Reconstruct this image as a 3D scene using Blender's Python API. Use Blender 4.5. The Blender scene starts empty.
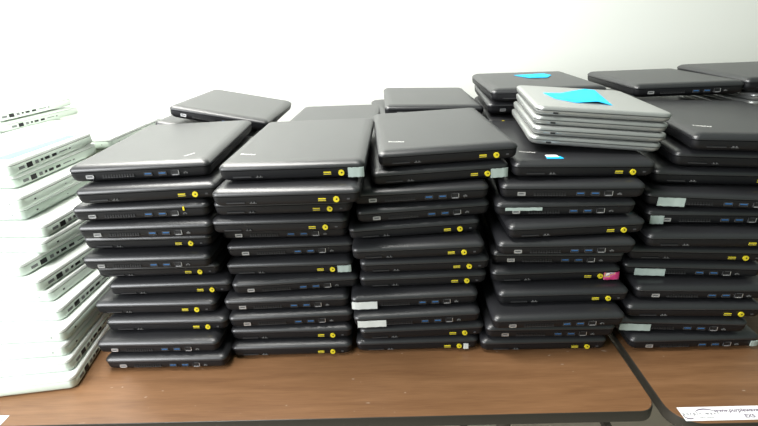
import bpy, bmesh, math, random
from mathutils import Vector, Matrix
random.seed(4)
C = bpy.context.scene.collection
R = math.radians

# ------------------------------------------------------------------ materials
def mat(name, col, rough=.5, metal=0, spec=.5, bump=0, bscale=400, var=0, coat=0):
    m = bpy.data.materials.new(name); m.use_nodes = True
    nt = m.node_tree; b = nt.nodes['Principled BSDF']
    b.inputs['Base Color'].default_value = (*col, 1)
    b.inputs['Roughness'].default_value = rough
    b.inputs['Metallic'].default_value = metal
    b.inputs['Specular IOR Level'].default_value = spec
    b.inputs['Coat Weight'].default_value = coat
    if bump or var:
        tc = nt.nodes.new('ShaderNodeTexCoord'); n = nt.nodes.new('ShaderNodeTexNoise')
        n.inputs['Scale'].default_value = bscale; n.inputs['Detail'].default_value = 3
        nt.links.new(tc.outputs['Object'], n.inputs['Vector'])
        if bump:
            bp = nt.nodes.new('ShaderNodeBump'); bp.inputs['Strength'].default_value = bump
            bp.inputs['Distance'].default_value = .0004
            nt.links.new(n.outputs['Fac'], bp.inputs['Height']); nt.links.new(bp.outputs['Normal'], b.inputs['Normal'])
        if var:
            mx = nt.nodes.new('ShaderNodeMix'); mx.data_type = 'RGBA'
            mx.inputs['A'].default_value = (*[c*(1-var) for c in col], 1)
            mx.inputs['B'].default_value = (*[min(1, c*(1+var)) for c in col], 1)
            n2 = nt.nodes.new('ShaderNodeTexNoise'); n2.inputs['Scale'].default_value = bscale*.02
            nt.links.new(tc.outputs['Object'], n2.inputs['Vector'])
            nt.links.new(n2.outputs['Fac'], mx.inputs['Factor']); nt.links.new(mx.outputs['Result'], b.inputs['Base Color'])
    return m

M = dict(
    lid=mat('black_lid_plastic', (.0165, .0167, .0190), .40, spec=.85, bump=.05, bscale=900, var=.12),
    base=mat('black_base_plastic', (.0065, .0066, .0080), .5, spec=.35, bump=.2, bscale=700),
    foot=mat('rubber', (.01, .01, .01), .8),
    dark=mat('port_cavity', (.004, .004, .005), .6),
    steel=mat('port_steel', (.62, .62, .62), .35, metal=.75),
    greyport=mat('port_grey', (.30, .30, .31), .45, metal=.3),
    slot=mat('slot_grey', (.055, .055, .058), .45),
    blue=mat('usb_blue', (.03, .11, .27), .45),
    yellow=mat('port_yellow', (.66, .54, .02), .45),
    mark=mat('printed_white', (.55, .55, .55), .6),
    symbol=mat('printed_grey', (.10, .10, .10), .7),
    logo=mat('logo_silver', (.9, .9, .87), .3, metal=0),
    tape=mat('grey_green_tape', (.36, .43, .40), .55, var=.12, bscale=3000),
    whitetape=mat('pale_tape', (.62, .64, .62), .6, var=.1, bscale=3000),
    bluetape=mat('blue_painters_tape', (.0, .47, .90), .7, bump=.5, bscale=300),
    palebluetape=mat('pale_blue_tape', (.15, .30, .72), .7),
    silver=mat('silver_shell', (.37, .38, .37), .33, metal=.55, bump=.1, bscale=900),
    silverseam=mat('silver_seam', (.05, .05, .05), .5),
    white=mat('white_polycarbonate', (.86, .89, .86), .32, coat=.3, var=.01),
    shadedwhite=mat('shade_tinted_polycarbonate', (.62, .71, .63), .4, var=.01),  # white shell; the greenish shade of its right-hand sides is mixed into this colour
    seam=mat('grey_seam', (.16, .17, .17), .5),
    paper=mat('white_paper', (.86, .86, .87), .6),
    ink=mat('grey_purple_ink', (.16, .13, .18), .6),
    greyink=mat('light_grey_ink', (.20, .20, .22), .6),
    edge=mat('table_edge_vinyl', (.028, .025, .020), .35, bump=.3, bscale=200),
    legs=mat('table_leg_metal', (.09, .08, .07), .4, metal=.6),
)

def pink_sticker():
    m = bpy.data.materials.new('coloured_sticker'); m.use_nodes = True
    nt = m.node_tree; b = nt.nodes['Principled BSDF']; b.inputs['Roughness'].default_value = .5
    tc = nt.nodes.new('ShaderNodeTexCoord'); n = nt.nodes.new('ShaderNodeTexNoise'); n.inputs['Scale'].default_value = 75
    r = nt.nodes.new('ShaderNodeValToRGB'); cr = r.color_ramp; cr.interpolation = 'CONSTANT'
    cr.elements[0].color = (.60, .04, .18, 1); cr.elements[1].position = .62; cr.elements[1].color = (.85, .8, .7, 1)
    e = cr.elements.new(.42); e.color = (.65, .12, .30, 1); e = cr.elements.new(.5); e.color = (.75, .50, .05, 1); e = cr.elements.new(.56); e.color = (.35, .15, .5, 1)
    nt.links.new(tc.outputs['Object'], n.inputs['Vector']); nt.links.new(n.outputs['Fac'], r.inputs['Fac'])
    nt.links.new(r.outputs['Color'], b.inputs['Base Color']); return m
M['pink'] = pink_sticker()

def wood():
    m = bpy.data.materials.new('walnut_laminate'); m.use_nodes = True
    nt = m.node_tree; b = nt.nodes['Principled BSDF']
    tc = nt.nodes.new('ShaderNodeTexCoord')
    def noise(sx, sy, scale, detail, dist=0):
        mp = nt.nodes.new('ShaderNodeMapping'); mp.inputs['Scale'].default_value = (sx, sy, 1)
        n = nt.nodes.new('ShaderNodeTexNoise'); n.inputs['Scale'].default_value = scale
        n.inputs['Detail'].default_value = detail; n.inputs['Distortion'].default_value = dist
        nt.links.new(tc.outputs['Object'], mp.inputs['Vector']); nt.links.new(mp.outputs['Vector'], n.inputs['Vector']); return n
    g1 = noise(1.3, 17, 3, 6, .6); g2 = noise(6, 170, 4, 4, .1); g3 = noise(1, 2, 60, 1)
    r = nt.nodes.new('ShaderNodeValToRGB'); cr = r.color_ramp
    cr.elements[0].position = .30; cr.elements[0].color = (.122, .056, .024, 1)
    cr.elements[1].position = .72; cr.elements[1].color = (.232, .119, .056, 1)
    e = cr.elements.new(.5); e.color = (.175, .086, .038, 1)
    add = nt.nodes.new('ShaderNodeMath'); add.operation = 'MULTIPLY_ADD'; add.inputs[1].default_value = .45
    sub = nt.nodes.new('ShaderNodeMath'); sub.operation = 'MULTIPLY'; sub.inputs[1].default_value = .58
    nt.links.new(g1.outputs['Fac'], sub.inputs[0]); nt.links.new(g2.outputs['Fac'], add.inputs[0]); nt.links.new(sub.outputs[0], add.inputs[2])
    nt.links.new(add.outputs[0], r.inputs['Fac'])
    # pale scuffs and specks
    sp = nt.nodes.new('ShaderNodeValToRGB'); sp.color_ramp.elements[0].position = .76; sp.color_ramp.elements[1].position = .80
    nt.links.new(g3.outputs['Fac'], sp.inputs['Fac'])
    mx = nt.nodes.new('ShaderNodeMix'); mx.data_type = 'RGBA'; mx.inputs['B'].default_value = (.42, .34, .27, 1)
    ml = nt.nodes.new('ShaderNodeMath'); ml.operation = 'MULTIPLY'; ml.inputs[1].default_value = .6
    nt.links.new(sp.outputs['Color'], ml.inputs[0]); nt.links.new(ml.outputs[0], mx.inputs['Factor'])
    nt.links.new(r.outputs['Color'], mx.inputs['A']); nt.links.new(mx.outputs['Result'], b.inputs['Base Color'])
    b.inputs['Roughness'].default_value = .42
    return m
M['wood'] = wood()

def paint(name, col, s):
    m = mat(name, col, .65, bump=.25, bscale=120, var=s); return m
M['wall'] = paint('wall_paint', (.80, .82, .775), .015)
M['floor'] = paint('floor_tile', (.45, .40, .32), .08)

# ------------------------------------------------------------------ mesh helpers
def finish(name, bm, m, parent=None, smooth=True):
    me = bpy.data.meshes.new(name); bm.normal_update(); bm.to_mesh(me); bm.free()
    ms = m if isinstance(m, (list, tuple)) else [m]
    for k in ms: me.materials.append(k)
    if smooth:
        for p in me.polygons: p.use_smooth = True
        try: me.set_sharp_from_angle(angle=R(38))
        except Exception: pass
    o = bpy.data.objects.new(name, me); C.objects.link(o)
    if parent: o.parent = parent
    return o

def box(bm, x0, x1, y0, y1, z0, z1, mi=0):
    v = [bm.verts.new(p) for p in ((x0,y0,z0),(x1,y0,z0),(x1,y1,z0),(x0,y1,z0),(x0,y0,z1),(x1,y0,z1),(x1,y1,z1),(x0,y1,z1))]
    for f in ((0,3,2,1),(4,5,6,7),(0,1,5,4),(1,2,6,5),(2,3,7,6),(3,0,4,7)):
        bm.faces.new([v[i] for i in f]).material_index = mi

def rring(w, l, r, z, inset, n=6, x0=None, bev=(1,1,1,1)):
    """rounded rectangle outline, x centred, y from 0 to l, shrunk by inset"""
    pts = []; x = w/2-inset; y0 = inset; y1 = l-inset; r = max(.0015, r-inset*.3)
    for cx, cy, a0 in ((x-r, y0+r, -90), (x-r, y1-r, 0), (-x+r, y1-r, 90), (-x+r, y0+r, 180)):
        for i in range(n+1):
            a = R(a0+90*i/n); pts.append((cx+r*math.cos(a), cy+r*math.sin(a), z))
    return pts

def loft(bm, rings, mi=0, cap0=True, cap1=True):
    vs = [[bm.verts.new(p) for p in r] for r in rings]; n = len(vs[0])
    for a, b in zip(vs, vs[1:]):
        for i in range(n):
            bm.faces.new((a[i], a[(i+1)%n], b[(i+1)%n], b[i])).material_index = mi
    if cap0: bm.faces.new(vs[0][::-1]).material_index = mi
    if cap1: bm.faces.new(vs[-1]).material_index = mi

def disc(bm, x, y0, y1, z, r, n=20, mi=0, r2=None):
    """short cylinder whose axis is y"""
    a = [bm.verts.new((x+r*math.cos(t*2*math.pi/n), y0, z+r*math.sin(t*2*math.pi/n))) for t in range(n)]
    b = [bm.verts.new((v.co.x, y1, v.co.z)) for v in a]
    for i in range(n): bm.faces.new((a[i], b[i], b[(i+1)%n], a[(i+1)%n])).material_index = mi
    bm.faces.new(a).material_index = mi; bm.faces.new(b[::-1]).material_index = mi

def tag(o, label, cat, group=None, kind=None):
    if label: o['label'] = label
    if cat: o['category'] = cat
    if group: o['group'] = group
    if kind: o['kind'] = kind
    return o
def empty(name, loc=(0,0,0)):
    o = bpy.data.objects.new(name, None); o.empty_display_size = .05; o.location = loc; C.objects.link(o); return o
def copy_tree(o, parent=None):
    c = o.copy(); C.objects.link(c)
    if parent: c.parent = parent
    for ch in PARTS.get(o, ()): copy_tree(ch, c)
    return c
PARTS = {}                                     # the parts a thing was built with (tape stuck on later is not copied)
def seal(o): PARTS[o] = list(o.children); return o
def text_mesh(body, size, m, name, parent, mw, shear=0, ext=.0001, bold=0):
    cu = bpy.data.curves.new('t', 'FONT'); cu.body = body; cu.size = size; cu.extrude = ext; cu.offset = bold; cu.shear = shear
    t = bpy.data.objects.new('t', cu); C.objects.link(t)
    dg = bpy.context.evaluated_depsgraph_get()
    me = bpy.data.meshes.new_from_object(t.evaluated_get(dg)); bpy.data.objects.remove(t); bpy.data.curves.remove(cu)
    me.materials.clear(); me.materials.append(m); me.transform(mw)
    o = bpy.data.objects.new(name, me); C.objects.link(o)
    if parent: o.parent = parent
    return o

# ------------------------------------------------------------------ setting
def struct(name, bm, m):
    o = finish(name, bm, m, smooth=False); o['kind'] = 'structure'; return o
FZ = -.745
bm = bmesh.new(); box(bm, -3.2, 3.6, 1.62, 1.72, FZ, 1.95); struct('wall_back', bm, M['wall'])
bm = bmesh.new(); box(bm, -3.2, 3.6, -2.6, 1.72, FZ-.05, FZ); struct('floor', bm, M['floor'])
bm = bmesh.new(); box(bm, -3.2, 3.6, 1.605, 1.62, FZ, FZ+.1); struct('baseboard_back', bm, M['edge'])

# ------------------------------------------------------------------ tables
def table(ox, oy, yaw, side, length, rad, label):
    """ox, oy = the front corner nearest the joint; side -1: the table runs to the left of it, +1: to the right"""
    t = empty('folding_table', (ox, oy, FZ)); t.rotation_euler.z = R(yaw)
    tag(t, label, 'table', 'folding tables')
    D = .90; w = length; cx = side*w/2; H = -FZ
    def sh(r): return [(x+cx, y, z) for x, y, z in r]
    bm = bmesh.new(); loft(bm, [sh(rring(w, D, rad, z, i, 10)) for z, i in ((H-.018, .0014), (H-.001, .0012), (H, .0018))])
    finish('table_top', bm, M['wood'], t)
    bm = bmesh.new()
    prof = [(H-.0195, .003), (H-.0195, .0005), (H-.017, 0), (H-.003, 0), (H-.0004, .0006), (H-.0002, .0016)]
    loft(bm, [sh(rring(w, D, rad, z, i, 10)) for z, i in prof], cap0=False, cap1=False)
    finish('edge_band', bm, M['edge'], t)
    bm = bmesh.new(); box(bm, cx-w/2+.06, cx+w/2-.06, .05, .065, H-.06, H-.018); box(bm, cx-w/2+.06, cx+w/2-.06, D-.065, D-.05, H-.06, H-.018)
    finish('apron', bm, M['legs'], t, smooth=False)
    for sx in (-1, 1):
        x = cx+sx*(w/2-.2)
        for y in (.10, D-.10):
            bm = bmesh.new()
            loft(bm, [[(x+.0125*math.cos(a*math.pi/6), y+.0125*math.sin(a*math.pi/6), z) for a in range(12)] for z in (0, H-.02)])
            finish('leg', bm, M['legs'], t)
        bm = bmesh.new(); box(bm, x-.01, x+.01, .1, D-.1, .16, .18); finish('cross_bar', bm, M['legs'], t, smooth=False)
    return t
table(.3985, .528, -2, -1, 1.83, .026, 'long brown wood grain folding table under the white laptops and four black stacks')
table(.4085, .502, -2, 1, 1.83, .040, 'brown wood grain folding table at the right carrying the rightmost black stack')

# ------------------------------------------------------------------ black laptop
W, L, T, STEP = .2159, .2997, .0285, .03063
def U(u): return (u-.5)*W
BASE_PROF = [(-.0002, .020), (0, .016), (.0012, .0095), (.0035, .0045), (.0065, .0018), (.011, .0008), (.0172, .0004), (.0176, .0012)]
LID_PROF = [(.0181, .0014), (.0185, .0002), (.0200, 0), (.0222, .0006), (.0242, .0022), (.0260, .0046), (.0273, .0074), (.0281, .0105), (.0285, .0150)]
def shell(root, w=W, l=L):
    bm = bmesh.new()
    loft(bm, [rring(w, l, .011, z, i, 7) for z, i in BASE_PROF])
    for sx in (-1, 1):
        for y in (.035, l-.035):
            loft(bm, [[(sx*(w/2-.035)+.012*math.cos(a*math.pi/6), y+.005*math.sin(a*math.pi/6), z) for a in range(12)] for z in (-.0019, .0001)])
    b = finish('base', bm, M['base'], root)
    bm = bmesh.new(); loft(bm, [rring(w, l, .0095, z, i, 7) for z, i in LID_PROF])
    return b, finish('lid', bm, M['lid'], root)

def port_frame(bm, x, z, w, h, y=-.0003, th=.0008, mi=0, mc=1):
    box(bm, x-w/2, x+w/2, y, .004, z-h/2, z-h/2+th, mi); box(bm, x-w/2, x+w/2, y, .004, z+h/2-th, z+h/2, mi)
    box(bm, x-w/2, x-w/2+th, y, .004, z-h/2, z+h/2, mi); box(bm, x+w/2-th, x+w/2, y, .004, z-h/2, z+h/2, mi)
    box(bm, x-w/2+th, x+w/2-th, y+.0003, .004, z-h/2+th, z+h/2-th, mc)

def make_black(kind):
    root = empty('laptop'); shell(root)
    z = .0105
    if kind == 'H':
        bm = bmesh.new(); port_frame(bm, U(.15), z, .0120, .0058, th=.0010); box(bm, U(.15)-.0035, U(.15)+.0035, -.0002, .003, z-.0004, z+.0010, 2)
        finish('hdmi_port', bm, [M['steel'], M['greyport'], M['slot']], root, False)
        bm = bmesh.new()
        for k in range(12):
            x = U(.245+.019*k); box(bm, x-.0015, x+.0015, -.0001, .003, z-.0022, z+.0018, 0); box(bm, x-.0015, x+.0015, -.0003, .002, z-.0028, z-.0022, 1)
        finish('vent', bm, [M['dark'], M['slot']], root, False)
        for u in (.56, .66):
            bm = bmesh.new(); port_frame(bm, U(u), z, .0125, .0054, th=.0005, mi=0, mc=1); box(bm, U(u)-.0050, U(u)+.0050, -.00045, .003, z-.0002, z+.0016, 2)
            finish('usb_port', bm, [M['slot'], M['dark'], M['blue']], root, False)
        bm = bmesh.new(); x = U(.75); port_frame(bm, x, z+.0004, .0122, .0082, th=.0006, mi=3, mc=1); box(bm, x+.0053, x+.0061, -.0004, .003, z-.0030, z+.0042, 0); box(bm, x-.0045, x+.0045, -.0005, .003, z-.0036, z-.0022, 2)
        box(bm, x-.006, x-.0038, -.0004, .003, z+.001, z+.0045, 1)
        finish('ethernet_port', bm, [M['steel'], M['dark'], M['greyport'], M['slot']], root, False)
        bm = bmesh.new(); box(bm, U(.825)-.0030, U(.825)+.0030, -.0003, .003, z-.0018, z, 0); box(bm, U(.825)-.0012, U(.825)+.0012, -.0003, .003, z-.0018, z+.0012, 0)
        finish('lock_slot', bm, M['symbol'], root, False)
    else:
        bm = bmesh.new(); box(bm, U(.10), U(.225), -.0001, .003, z-.0022, z-.0010, 0); box(bm, U(.10), U(.225), -.0003, .003, z-.0028, z-.0022, 1)
        finish('card_slot', bm, [M['dark'], M['slot']], root, False)
        bm = bmesh.new()
        for dx in (-.0022, .0022): disc(bm, U(.28)+dx, -.0006, .002, z-.0018, .0010, 10)
        box(bm, U(.28)-.0052, U(.28)+.0052, -.0001, .003, z-.0034, z-.0030)
        finish('printed_symbol', bm, M['symbol'], root, False)
        bm = bmesh.new(); x = U(.745); box(bm, x-.0055, x+.0055, -.0004, .003, z+.0004, z+.0018, 0); box(bm, x-.0055, x+.0055, -.0002, .003, z-.0012, z+.0004, 1); box(bm, x-.0055, x+.0055, -.0004, .003, z-.0021, z-.0012, 0)
        finish('usb_port', bm, [M['yellow'], M['slot']], root, False)
        bm = bmesh.new(); disc(bm, U(.84), -.0012, .003, z, .0043, 24, 0); disc(bm, U(.84)+.0006, -.0014, .003, z+.0004, .0012, 10, 1)
        finish('power_port', bm, [M['yellow'], M['dark']], root, False)
        bm = bmesh.new(); box(bm, U(.92)-.002, U(.92)+.002, -.0002, .003, z-.001, z+.001); finish('lock_slot', bm, M['slot'], root, False)
    return root

def decal(root, u0, u1, z0, z1, m, name='tape_label', label=None, y=-.0010, wave=.00012):
    """a strip of tape stuck over the port face: thin, slightly wavy, following the face"""
    bm = bmesh.new(); n = 8; F = []; B = []
    for i in range(n+1):
        x = U(u0+(u1-u0)*i/n); d = wave*math.sin(i*1.7); yy = y+d
        corner = max(0, abs(x)-(W/2-.010)); yy += corner**2*28
        j = .0004*math.sin(i*2.3)
        F.append((bm.verts.new((x, yy, z0+j)), bm.verts.new((x, yy, z1+j*.5)))); B.append((bm.verts.new((x, yy+.0022, z0+j)), bm.verts.new((x, yy+.0022, z1+j*.5))))
    for i in range(n):
        bm.faces.new((F[i][0], F[i+1][0], F[i+1][1], F[i][1])); bm.faces.new((B[i+1][0], B[i][0], B[i][1], B[i+1][1]))
        bm.faces.new((F[i][1], F[i+1][1], B[i+1][1], B[i][1])); bm.faces.new((F[i+1][0], F[i][0], B[i][0], B[i+1][0]))
    bm.faces.new((F[0][0], F[0][1], B[0][1], B[0][0])); bm.faces.new((F[n][1], F[n][0], B[n][0], B[n][1]))
    o = finish(name, bm, m, root, False)
    if label: o['label'] = label
    return o

def poly_tape(root, pts, m, name='blue_tape', th=.0006, label=None):
    """flat patch of tape with its own outline lying on a lid; pts = (x, y, z)"""
    bm = bmesh.new(); a = [bm.verts.new(p) for p in pts]; b = [bm.verts.new((x, y, z+th)) for x, y, z in pts]; n = len(pts)
    bm.faces.new(a[::-1]); bm.faces.new(b)
    for i in range(n): bm.faces.new((a[i], a[(i+1)%n], b[(i+1)%n], b[i]))
    bmesh.ops.recalc_face_normals(bm, faces=bm.faces)
    o = finish(name, bm, m, root, False)
    if label: o['label'] = label
    return o

def lid_logo(root, kind, s=1, x=None, y=None):
    word = 'ThinkPad' if kind == 'Y' else 'lenovo'
    if kind == 'Y': mw = Matrix.Translation((x if x is not None else U(.085), y if y is not None else .052, .0286)) @ Matrix.Rotation(R(-14), 4, 'Z')
    else: mw = Matrix.Translation((x if x is not None else U(.80), y if y is not None else .026, .0286)) @ Matrix.Rotation(R(58), 4, 'Z')
    text_mesh(word, .0070*s, M['logo'], 'logo', root, mw)

proto = {'H': seal(make_black('H')), 'Y': seal(make_black('Y'))}
used = set()
def black(kind, x, y, z, yaw, label, group, pitch=0, roll=0):
    if kind in used: o = copy_tree(proto[kind])
    else: o = proto[kind]; used.add(kind)
    o.location = (x, y, z); o.rotation_mode = 'YXZ'; o.rotation_euler = (R(pitch), R(roll), R(yaw))
    tag(o, label, 'laptop', group); return o

STACKS = [('A',11,'H',-0.3585,0.7023,0.3),('A',10,'Y',-0.3478,0.6862,0.3),('A',9,'H',-0.3667,0.6901,-1.5),('A',8,'H',-0.3661,0.6864,-2.7),('A',7,'Y',-0.3798,0.7116,-5.1),('A',6,'H',-0.3823,0.6967,-4.4),('A',5,'Y',-0.3813,0.7248,-2.3),('A',4,'Y',-0.3632,0.7147,-2.1),('A',3,'Y',-0.3913,0.7038,-5.1),('A',2,'Y',-0.3753,0.6955,-4.4),('A',1,'H',-0.3899,0.6757,-4.0),('A',0,'H',-0.3803,0.6709,-2.8),
('B',11,'Y',-0.1256,0.6652,-3.2),('B',10,'Y',-0.1338,0.6398,-5.5),('B',9,'Y',-0.1489,0.6804,-5.8),('B',8,'Y',-0.1585,0.6815,-5.7),('B',7,'H',-0.1619,0.7235,-3.6),('B',6,'H',-0.1534,0.7187,-1.7),('B',5,'Y',-0.1572,0.7101,-2.5),('B',4,'H',-0.1491,0.7044,1.5),('B',3,'H',-0.1673,0.6965,-1.4),('B',2,'H',-0.1627,0.6925,-0.4),('B',1,'Y',-0.1660,0.6945,-2.7),('B',0,'Y',-0.1682,0.6880,-2.0),
('C',11,'Y',0.1109,0.7052,1.0),('C',10,'Y',0.0994,0.7089,2.1),('C',9,'H',0.0669,0.7017,-1.2),('C',8,'H',0.0716,0.7048,1.8),('C',7,'Y',0.0576,0.7069,2.1),('C',6,'Y',0.0607,0.6872,-0.8),('C',5,'Y',0.0714,0.6956,-1.6),('C',4,'Y',0.0691,0.7000,-0.9),('C',3,'H',0.0529,0.6860,-0.6),('C',2,'H',0.0558,0.6754,-0.2),('C',1,'Y',0.0640,0.6799,-0.7),('C',0,'Y',0.0557,0.6852,-1.7),
('D',10,'Y',0.3181,0.6970,-3.6),('D',9,'H',0.2990,0.6866,-7.7),('D',8,'H',0.2931,0.6902,-5.3),('D',7,'Y',0.3097,0.6763,-0.4),('D',6,'H',0.2948,0.6726,-4.5),('D',5,'H',0.2927,0.6987,-6.0),('D',4,'Y',0.2921,0.6946,-2.0),('D',3,'Y',0.2998,0.6739,-2.5),('D',2,'H',0.2863,0.6476,-1.7),('D',1,'H',0.2800,0.6632,-3.5),('D',0,'Y',0.2732,0.6679,-2.7),
('E',11,'Y',0.5850,0.6810,-9.5),('E',10,'Y',0.5750,0.7000,-10.3),('E',9,'Y',0.5518,0.7100,-8.0),('E',8,'H',0.5351,0.6887,-11.0),('E',7,'H',0.5408,0.6939,-6.0),('E',6,'Y',0.5345,0.6709,-5.0),('E',5,'Y',0.5178,0.6852,-7.4),('E',4,'H',0.5160,0.6880,-9.0),('E',3,'H',0.5282,0.6642,-5.8),('E',2,'Y',0.5143,0.6572,-5.3),('E',1,'H',0.4984,0.6620,-7.3),('E',0,'H',0.5258,0.6540,-2.3)]
SN = {'A': 'leftmost black stack', 'B': 'second black stack from left', 'C': 'middle black stack', 'D': 'black stack under the silver laptops', 'E': 'rightmost black stack'}
ORD = ['topmost', 'second', 'third', 'fourth', 'fifth', 'sixth', 'seventh', 'eighth', 'ninth', 'tenth', 'eleventh', 'bottom']
ROLL = {('E',11): 1.7, ('E',10): 1.7, ('E',9): 1.7, ('E',8): 1.4, ('E',7): 1.0, ('E',6): .9, ('E',5): .6, ('C',11): -.8, ('C',10): -.8, ('C',9): -.7, ('C',8): -.7, ('C',7): -.6, ('D',10): 1.6}
LAP = {}
for s, k, kind, x, y, yaw in STACKS:
    n = sum(1 for r in STACKS if r[0] == s); i = n-1-k
    pos = 'bottom' if k == 0 else ORD[i]+('' if i == 0 else ' from top')
    pt = 'yellow ports' if kind == 'Y' else 'blue ports'
    top = ' with bare lid' if i == 0 and s != 'D' else ''
    x += {'A': -.003, 'B': .001}.get(s, 0)
    yaw = max(yaw, {'A': -3.2, 'B': -3.6}.get(s, -20)); yaw = min(yaw, 1.6)
    lab = 'closed black laptop, %s, %s of the %s' % (pt, pos, SN[s])
    LAP[s, k] = black(kind, x, y, k*STEP+.002, yaw, lab, 'black laptops in the '+SN[s], roll=ROLL.get((s, k), 0))

# tape labels and stickers on the port faces
decal(LAP['B',11], .885, .992, .0035, .0175, M['tape'], label='grey green strip of tape')
decal(LAP['B',5], .880, .985, .0050, .0170, M['tape'], label='grey strip of tape')
decal(LAP['C',10], .865, .990, .0030, .0175, M['tape'], label='grey green strip of tape')
decal(LAP['C',3], .005, .205, .0030, .0165, M['whitetape'], label='pale grey strip of tape')
decal(LAP['C',2], .030, .255, .0045, .0165, M['whitetape'], label='pale grey strip of tape')
decal(LAP['C',0], .875, .915, .0045, .0150, M['whitetape'], label='small pale square of tape')
decal(LAP['D',8], .070, .335, .0130, .0175, M['tape'], label='thin torn strip of grey tape')
decal(LAP['D',4], .868, .985, .0035, .0165, M['pink'], name='sticker', label='pink, yellow and white sticker')
decal(LAP['E',8], .085, .270, .0035, .0175, M['tape'], label='grey strip of tape with torn right end')
decal(LAP['E',7], .030, .125, .0035, .0175, M['tape'], label='grey square of tape')
decal(LAP['E',4], .090, .310, .0035, .0160, M['tape'], label='grey strip of tape')
decal(LAP['E',1], .055, .285, .0040, .0165, M['tape'], label='grey strip of tape')
decal(LAP['E',0], .930, .995, .0060, .0160, M['tape'], label='grey strip of tape')
decal(LAP['A',9], .815, .828, .0150, .0215, M['yellow'], name='yellow_tape', label='tiny yellow mark')
for key, kd in ((('A',11),'H'), (('B',11),'Y'), (('C',11),'Y'), (('D',10),'Y'), (('E',11),'Y')): lid_logo(LAP[key], kd)
# blue and white sticker on the lid under the silver laptops
poly_tape(LAP['D',10], [(-.054, .0125, .0284), (-.029, .0125, .0284), (-.032, .023, .0288), (-.054, .023, .0288)], M['bluetape'], 'sticker', label='blue part of a small sticker')
poly_tape(LAP['D',10], [(-.053, .0195, .0291), (-.034, .0195, .0291), (-.036, .030, .0291), (-.053, .030, .0291)], M['paper'], 'sticker', label='white part of a small sticker')

# ------------------------------------------------------------------ second row of black laptops
G2 = 'black laptops in the second row'
HID = 'closed black laptop lying low in the second row, behind the front stacks'
def support(x, y, n, yaw=-2, label=HID, group=G2):
    for k in range(n):
        black('H' if k % 3 else 'Y', x+random.uniform(-.006, .006), y+random.uniform(-.006, .006), k*STEP+.002, yaw+random.uniform(-2, 2), label, group)
support(-.375, 1.065, 8)
black('H', -.385, 1.055, .3145, -2, 'closed black laptop right under the tilted one behind the leftmost black stack', G2, pitch=-1.5, roll=11.5)
black('H', -.3420, 1.0470, .3475, -1.4, 'tilted black laptop, highest at back left, grey lid catching light, blue ports', G2, pitch=-1.6, roll=11.8)
support(-.118, 1.050, 10, -3)
black('Y', -.105, .990, 10*STEP+.002, -5, 'black laptop behind the second black stack from left, only its lid showing', G2)
support(.120, 1.075, 10, -2)
black('H', .132, 1.06, 10*STEP+.002, 6, 'black laptop poking out left under the one behind the middle black stack', G2)
black('H', .1310, 1.040, 11*STEP+.004, -1.1, 'topmost black laptop behind the middle black stack, its lid pale grey', G2, pitch=-1.0, roll=2.5)
support(.375, 1.075, 10, -4)
fl = black('Y', .350, 1.012, .3388, -6, 'black laptop with yellow ports peeping out left of the silver laptops', G2, roll=180)
black('H', .352, 1.020, .3430, -6, 'black laptop directly under the wide lid with small blue tape, grey port showing', G2)
tl = black('Y', .3621, .995, .3735, -3.6, 'wide black laptop with a small blue tape patch behind the silver laptops', G2, pitch=-1.0, roll=.6)
tl.scale = (1.088, 1.03, 1.0)
poly_tape(tl, [(-.022, .222, .0287), (.050, .240, .0287), (.055, .195, .0292), (.035, .150, .0297), (-.003, .152, .0297)], M['bluetape'], 'blue_tape', label='small cyan blue patch of tape')
support(.635, 1.040, 11, -4)
black('H', .6463, .985, 12*STEP+.003, -4.9, 'black laptop lying behind and over the top of the rightmost black stack', G2, pitch=-1.6)
support(.885, 1.06, 10, -4)
black('Y', .858, .960, 10*STEP+.007+4*.0157, -6.5, 'black laptop at far right edge, behind all others, thin edge against the wall', G2, pitch=-.8)

# ------------------------------------------------------------------ silver laptops
def make_silver():
    w, l = .203, .258; root = empty('silver_laptop')
    bm = bmesh.new(); loft(bm, [rring(w, l, .014, z, i, 6) for z, i in ((0, .009), (.0012, .005), (.0035, .0018), (.0060, .0008), (.0078, .0006), (.0082, .0012))]); finish('base', bm, M['silver'], root)
    bm = bmesh.new(); loft(bm, [rring(w, l, .014, z, .0022, 6) for z in (.0080, .0092)]); finish('seam', bm, M['silverseam'], root)
    bm = bmesh.new(); loft(bm, [rring(w, l, .014, z, i, 6) for z, i in ((.0091, .0010), (.0096, 0), (.0120, 0), (.0138, .0010), (.0149, .0030), (.0154, .0060))]); finish('lid', bm, M['silver'], root)
    bm = bmesh.new(); box(bm, -w*.37, -w*.37+.0075, -.0004, .004, .0040, .0064); finish('lock_slot', bm, M['dark'], root, False)
    bm = bmesh.new(); box(bm, w*.05, w*.36, .0003, .004, .0050, .0058); finish('card_slot', bm, M['seam'], root, False)
    return root
sp = seal(make_silver()); SIL = []
SB = ['bottom of the four silver laptops on the black stack', 'third silver laptop down of the four stacked beneath blue tape', 'second silver laptop, just below the one with blue tape', 'thin silver laptop with big bright blue tape on its lid, top of four']
for i, (dx, dy, dyaw) in enumerate(((-.002, .002, 0), (.0015, -.001, .6), (.0005, .001, -.6), (0.0015, -.0015, 0))):
    o = sp if i == 0 else copy_tree(sp)
    o.location = (.3480+dx+.0008*i, .730+dy, .3445+i*.0157); o.rotation_mode = 'YXZ'; o.rotation_euler = (R(-1.2), R(4.8), R(-9+dyaw))
    tag(o, SB[i], 'laptop', 'silver laptops'); SIL.append(o)
poly_tape(SIL[3], [(-.066, .150, .0156), (-.035, .155, .0160), (.026, .232, .0170), (.044, .226, .0166), (.024, .046, .0156), (.004, .056, .0190), (-.030, .050, .0160), (-.058, .085, .0158)], M['bluetape'], label='large bright blue irregular piece of tape')
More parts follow.
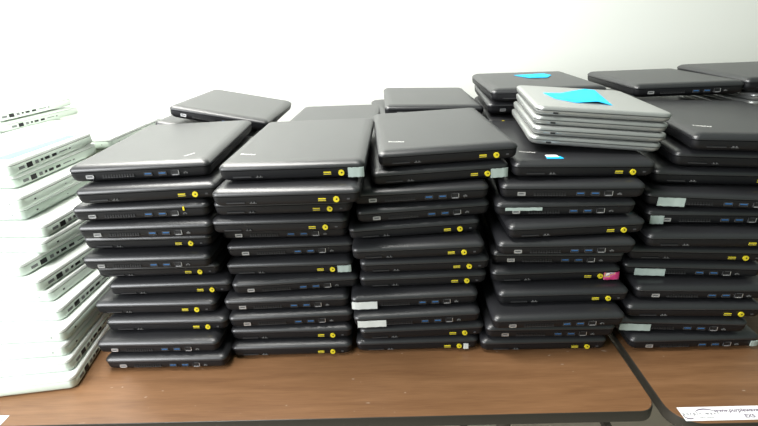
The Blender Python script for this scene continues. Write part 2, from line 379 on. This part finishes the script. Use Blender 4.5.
# small silver stack at the right edge
for i in range(4):
    o = copy_tree(sp); o.location = (.877, .978, 10*STEP+.0022+i*.0157); o.rotation_mode = 'YXZ'; o.rotation_euler = (0, 0, R(-3+i))
    tag(o, 'silver laptop in the small stack cut off by the right edge of the photo', 'laptop', 'silver laptops at the right edge')

# ------------------------------------------------------------------ white laptops
WW, WL, WS = .330, .232, .0252
def make_white(ports, w=WW, l=WL):
    root = empty('white_laptop')
    bm = bmesh.new(); loft(bm, [rring(w, l, .011, z, i, 8) for z, i in ((0, .010), (.0006, .0050), (.0020, .0018), (.0040, .0006), (.007, .0002), (.0163, .0001), (.0170, .0006))]); finish('base', bm, M['shadedwhite'], root)
    bm = bmesh.new(); loft(bm, [rring(w, l, .011, z, .0012, 8) for z in (.0168, .0178)]); finish('seam', bm, M['seam'], root)
    bm = bmesh.new(); loft(bm, [rring(w, l, .011, z, i, 8) for z, i in ((.0177, .0006), (.0181, 0), (.0224, 0), (.0236, .0006), (.0243, .0020), (.0246, .0045))]); finish('lid', bm, M['white'], root)
    X = w/2
    def side(name, y, wy, z0, z1, m):
        bm = bmesh.new(); box(bm, X-.004, X+.0003, y-wy/2, y+wy/2, z0, z1); finish(name, bm, m, root, False)
    if ports:
        side('power_port', .024, .013, .0070, .0120, M['seam']); side('ethernet_port', .043, .0135, .0050, .0140, M['dark'])
        side('display_port', .061, .008, .0065, .0125, M['seam']); side('audio_port', .074, .0055, .0075, .0118, M['dark'])
        for y in (.088, .107): side('usb_port', y, .0120, .0070, .0118, M['dark'])
        side('card_slot', .133, .022, .0090, .0108, M['seam']); side('lock_slot', .152, .005, .0080, .0108, M['seam'])
    else:
        side('lock_slot', .030, .004, .0085, .0110, M['dark']); side('indicator', .110, .003, .0090, .0105, M['seam'])
        bm = bmesh.new(); disc(bm, w*.43, -.0002, .003, .0105, .0012, 8); finish('screw', bm, M['seam'], root, False)
    return root
wp = {True: seal(make_white(True)), False: seal(make_white(False))}; wused = set()
def white(ports, cx, cy, z, yaw, label, group, pitch=0, roll=0):
    """cx, cy = the near right corner"""
    if ports in wused: o = copy_tree(wp[ports])
    else: o = wp[ports]; wused.add(ports)
    a = R(yaw); o.location = (cx-WW/2*math.cos(a), cy-WW/2*math.sin(a), z+.0006)
    o.rotation_mode = 'YXZ'; o.rotation_euler = (R(pitch), R(roll), a); tag(o, label, 'laptop', group); return o
WST = [(13,1,-.626,.796,-5), (12,1,-.632,.803,-6), (11,0,-.603,.765,-5), (10,0,-.616,.778,-6), (9,1,-.574,.756,-6), (8,0,-.576,.745,-8), (7,1,-.600,.710,-12), (6,1,-.572,.700,-9), (5,0,-.566,.708,-7), (4,1,-.545,.688,-3), (3,0,-.532,.664,0), (2,0,-.533,.658,2), (1,1,-.529,.650,4), (0,1,-.522,.637,6)]
WHT = {}
for k, p, x, y, yaw in WST:
    i = 13-k
    lab = 'closed white laptop, %s of the white stack at left' % ('bottom' if k == 0 else 'topmost, light blue tape on lid,' if i == 0 else (ORD[:11]+['twelfth', 'thirteenth'])[i]+' from top')
    WHT[k] = white(bool(p), x, y, k*WS, yaw, lab, 'white laptops in the front stack')
poly_tape(WHT[13], [(.112, .030, .0248), (.148, .024, .0248), (.156, .200, .0248), (.132, .196, .0248)], M['palebluetape'], label='long light blue strip of tape')
GW = 'white laptops in the second row'
for k in range(12): white(False, -.590+random.uniform(-.005, .005), 1.100+random.uniform(-.005, .005), k*WS, -5, 'closed white laptop lying low behind the white stack', GW)
white(False, -.585, 1.050, 12*WS+.003, -5, 'white laptop behind the white stack and left of the leftmost black stack', GW, roll=0)
for k in range(13): white(False, -.935+random.uniform(-.005, .005), 1.20+random.uniform(-.005, .005), k*WS, -4, 'closed white laptop in the far left stack, under the two with ports showing', 'white laptops in the far left stack')
white(True, -.906, 1.183, 13*WS+.001, -14, 'white laptop at far left edge, lower of the two highest there', 'white laptops in the far left stack')
white(True, -.905, 1.160, 14*WS+.004, -14, 'white laptop at far left edge, topmost against the wall, row of small ports', 'white laptops in the far left stack', roll=0)

# ------------------------------------------------------------------ paper labels on the tables
def paper_label(name, x0, y0, x1, y1, w, yaw, label, text=True, skew=0):
    t = empty(name, (x0, y0, .0003)); t.rotation_euler.z = R(yaw); ln = math.hypot(x1-x0, y1-y0)
    tag(t, label, 'label')
    bm = bmesh.new(); P = [(0, 0), (ln, 0), (ln, w), (skew, w)]
    a = [bm.verts.new((x, y, 0)) for x, y in P]; b = [bm.verts.new((x, y, .0003)) for x, y in P]
    bm.faces.new(a[::-1]); bm.faces.new(b)
    for i in range(4): bm.faces.new((a[i], a[(i+1)%4], b[(i+1)%4], b[i]))
    finish('paper', bm, M['paper'], t, False)
    if text:
        Z = .0004
        text_mesh('p u r p l e   w a v e', .0068, M['greyink'], 'lettering', t, Matrix.Translation((.0015, .0108, Z)), bold=.00022)
        text_mesh('www.purplewave.com', .0090, M['ink'], 'lettering', t, Matrix.Translation((.0490, .0150, Z)), shear=.3, bold=.00022)
        text_mesh('EX5', .0085, M['ink'], 'lettering', t, Matrix.Translation((.0860, .0040, Z)), shear=.15, bold=.00025)
        text_mesh('online auctions', .0034, M['greyink'], 'lettering', t, Matrix.Translation((.0220, .0045, Z)))
        for cx, cy, rx, ry, a0, a1 in ((.036, .0125, .0155, .0085, 15, 160), (.0085, .0105, .0075, .0068, 175, 320)):
            bm = bmesh.new(); n = 18; o_, i_ = [], []
            for k in range(n+1):
                a = R(a0+(a1-a0)*k/n); th = .0011*math.sin(math.pi*k/n)+.00012
                o_.append(bm.verts.new((cx+(rx+th)*math.cos(a), cy+(ry+th)*math.sin(a), Z+.0001))); i_.append(bm.verts.new((cx+(rx-th)*math.cos(a), cy+(ry-th)*math.sin(a), Z+.0001)))
            for k in range(n): bm.faces.new((i_[k], o_[k], o_[k+1], i_[k+1]))
            finish('swoosh', bm, M['ink'], t, False)
    return t
paper_label('paper_label', .4245, .5075, .62, .5006, .0255, -2, 'white printed paper label stuck on the front edge of the right table')
paper_label('paper_label', -.770, .572, -.601, .5665, .019, -2, 'white paper label at the bottom left on the front edge of the table', text=False, skew=0)

# ------------------------------------------------------------------ camera (solved from the stacks)
f, pitch, roll, H = 478.67, .39901, -.05088, .56187
cp, spn, cr, sr = math.cos(pitch), math.sin(pitch), math.cos(roll), math.sin(roll)
fw = Vector((0, cp, -spn)); r0 = Vector((1, 0, 0)); u0 = Vector((0, spn, cp))
rr = cr*r0+sr*u0; uu = -sr*r0+cr*u0
cam = bpy.data.cameras.new('camera'); cam.sensor_width = 36; cam.lens = f/758*36; cam.clip_start = .02
co = bpy.data.objects.new('camera', cam); C.objects.link(co)
co.matrix_world = Matrix(((rr.x, uu.x, -fw.x, 0), (rr.y, uu.y, -fw.y, 0), (rr.z, uu.z, -fw.z, H), (0, 0, 0, 1)))
bpy.context.scene.camera = co

# ------------------------------------------------------------------ light
def area(name, loc, target, sx, sy, power, col=(1, 1, 1)):
    l = bpy.data.lights.new(name, 'AREA'); l.shape = 'RECTANGLE'; l.size = sx; l.size_y = sy; l.energy = power; l.color = col
    o = bpy.data.objects.new(name, l); C.objects.link(o); o.location = loc
    o.rotation_euler = (Vector(target)-Vector(loc)).to_track_quat('-Z', 'Y').to_euler(); return o
area('window_light', (-1.75, -.35, .85), (-.6, .8, .15), 1.5, 1.2, 76, (.97, .98, 1))
area('ceiling_lamp', (-.8, 1.10, 1.65), (.1, 1.62, .6), 2.2, .4, 96, (1, .985, .94))
w = bpy.data.worlds.new('room_light'); bpy.context.scene.world = w; w.use_nodes = True
bg = w.node_tree.nodes['Background']; bg.inputs[0].default_value = (.72, .92, .76, 1); bg.inputs[1].default_value = .28
vs = bpy.context.scene.view_settings; vs.view_transform = 'Standard'; vs.look = 'None'; vs.gamma = 1; vs.exposure = 0; vs.use_curve_mapping = False
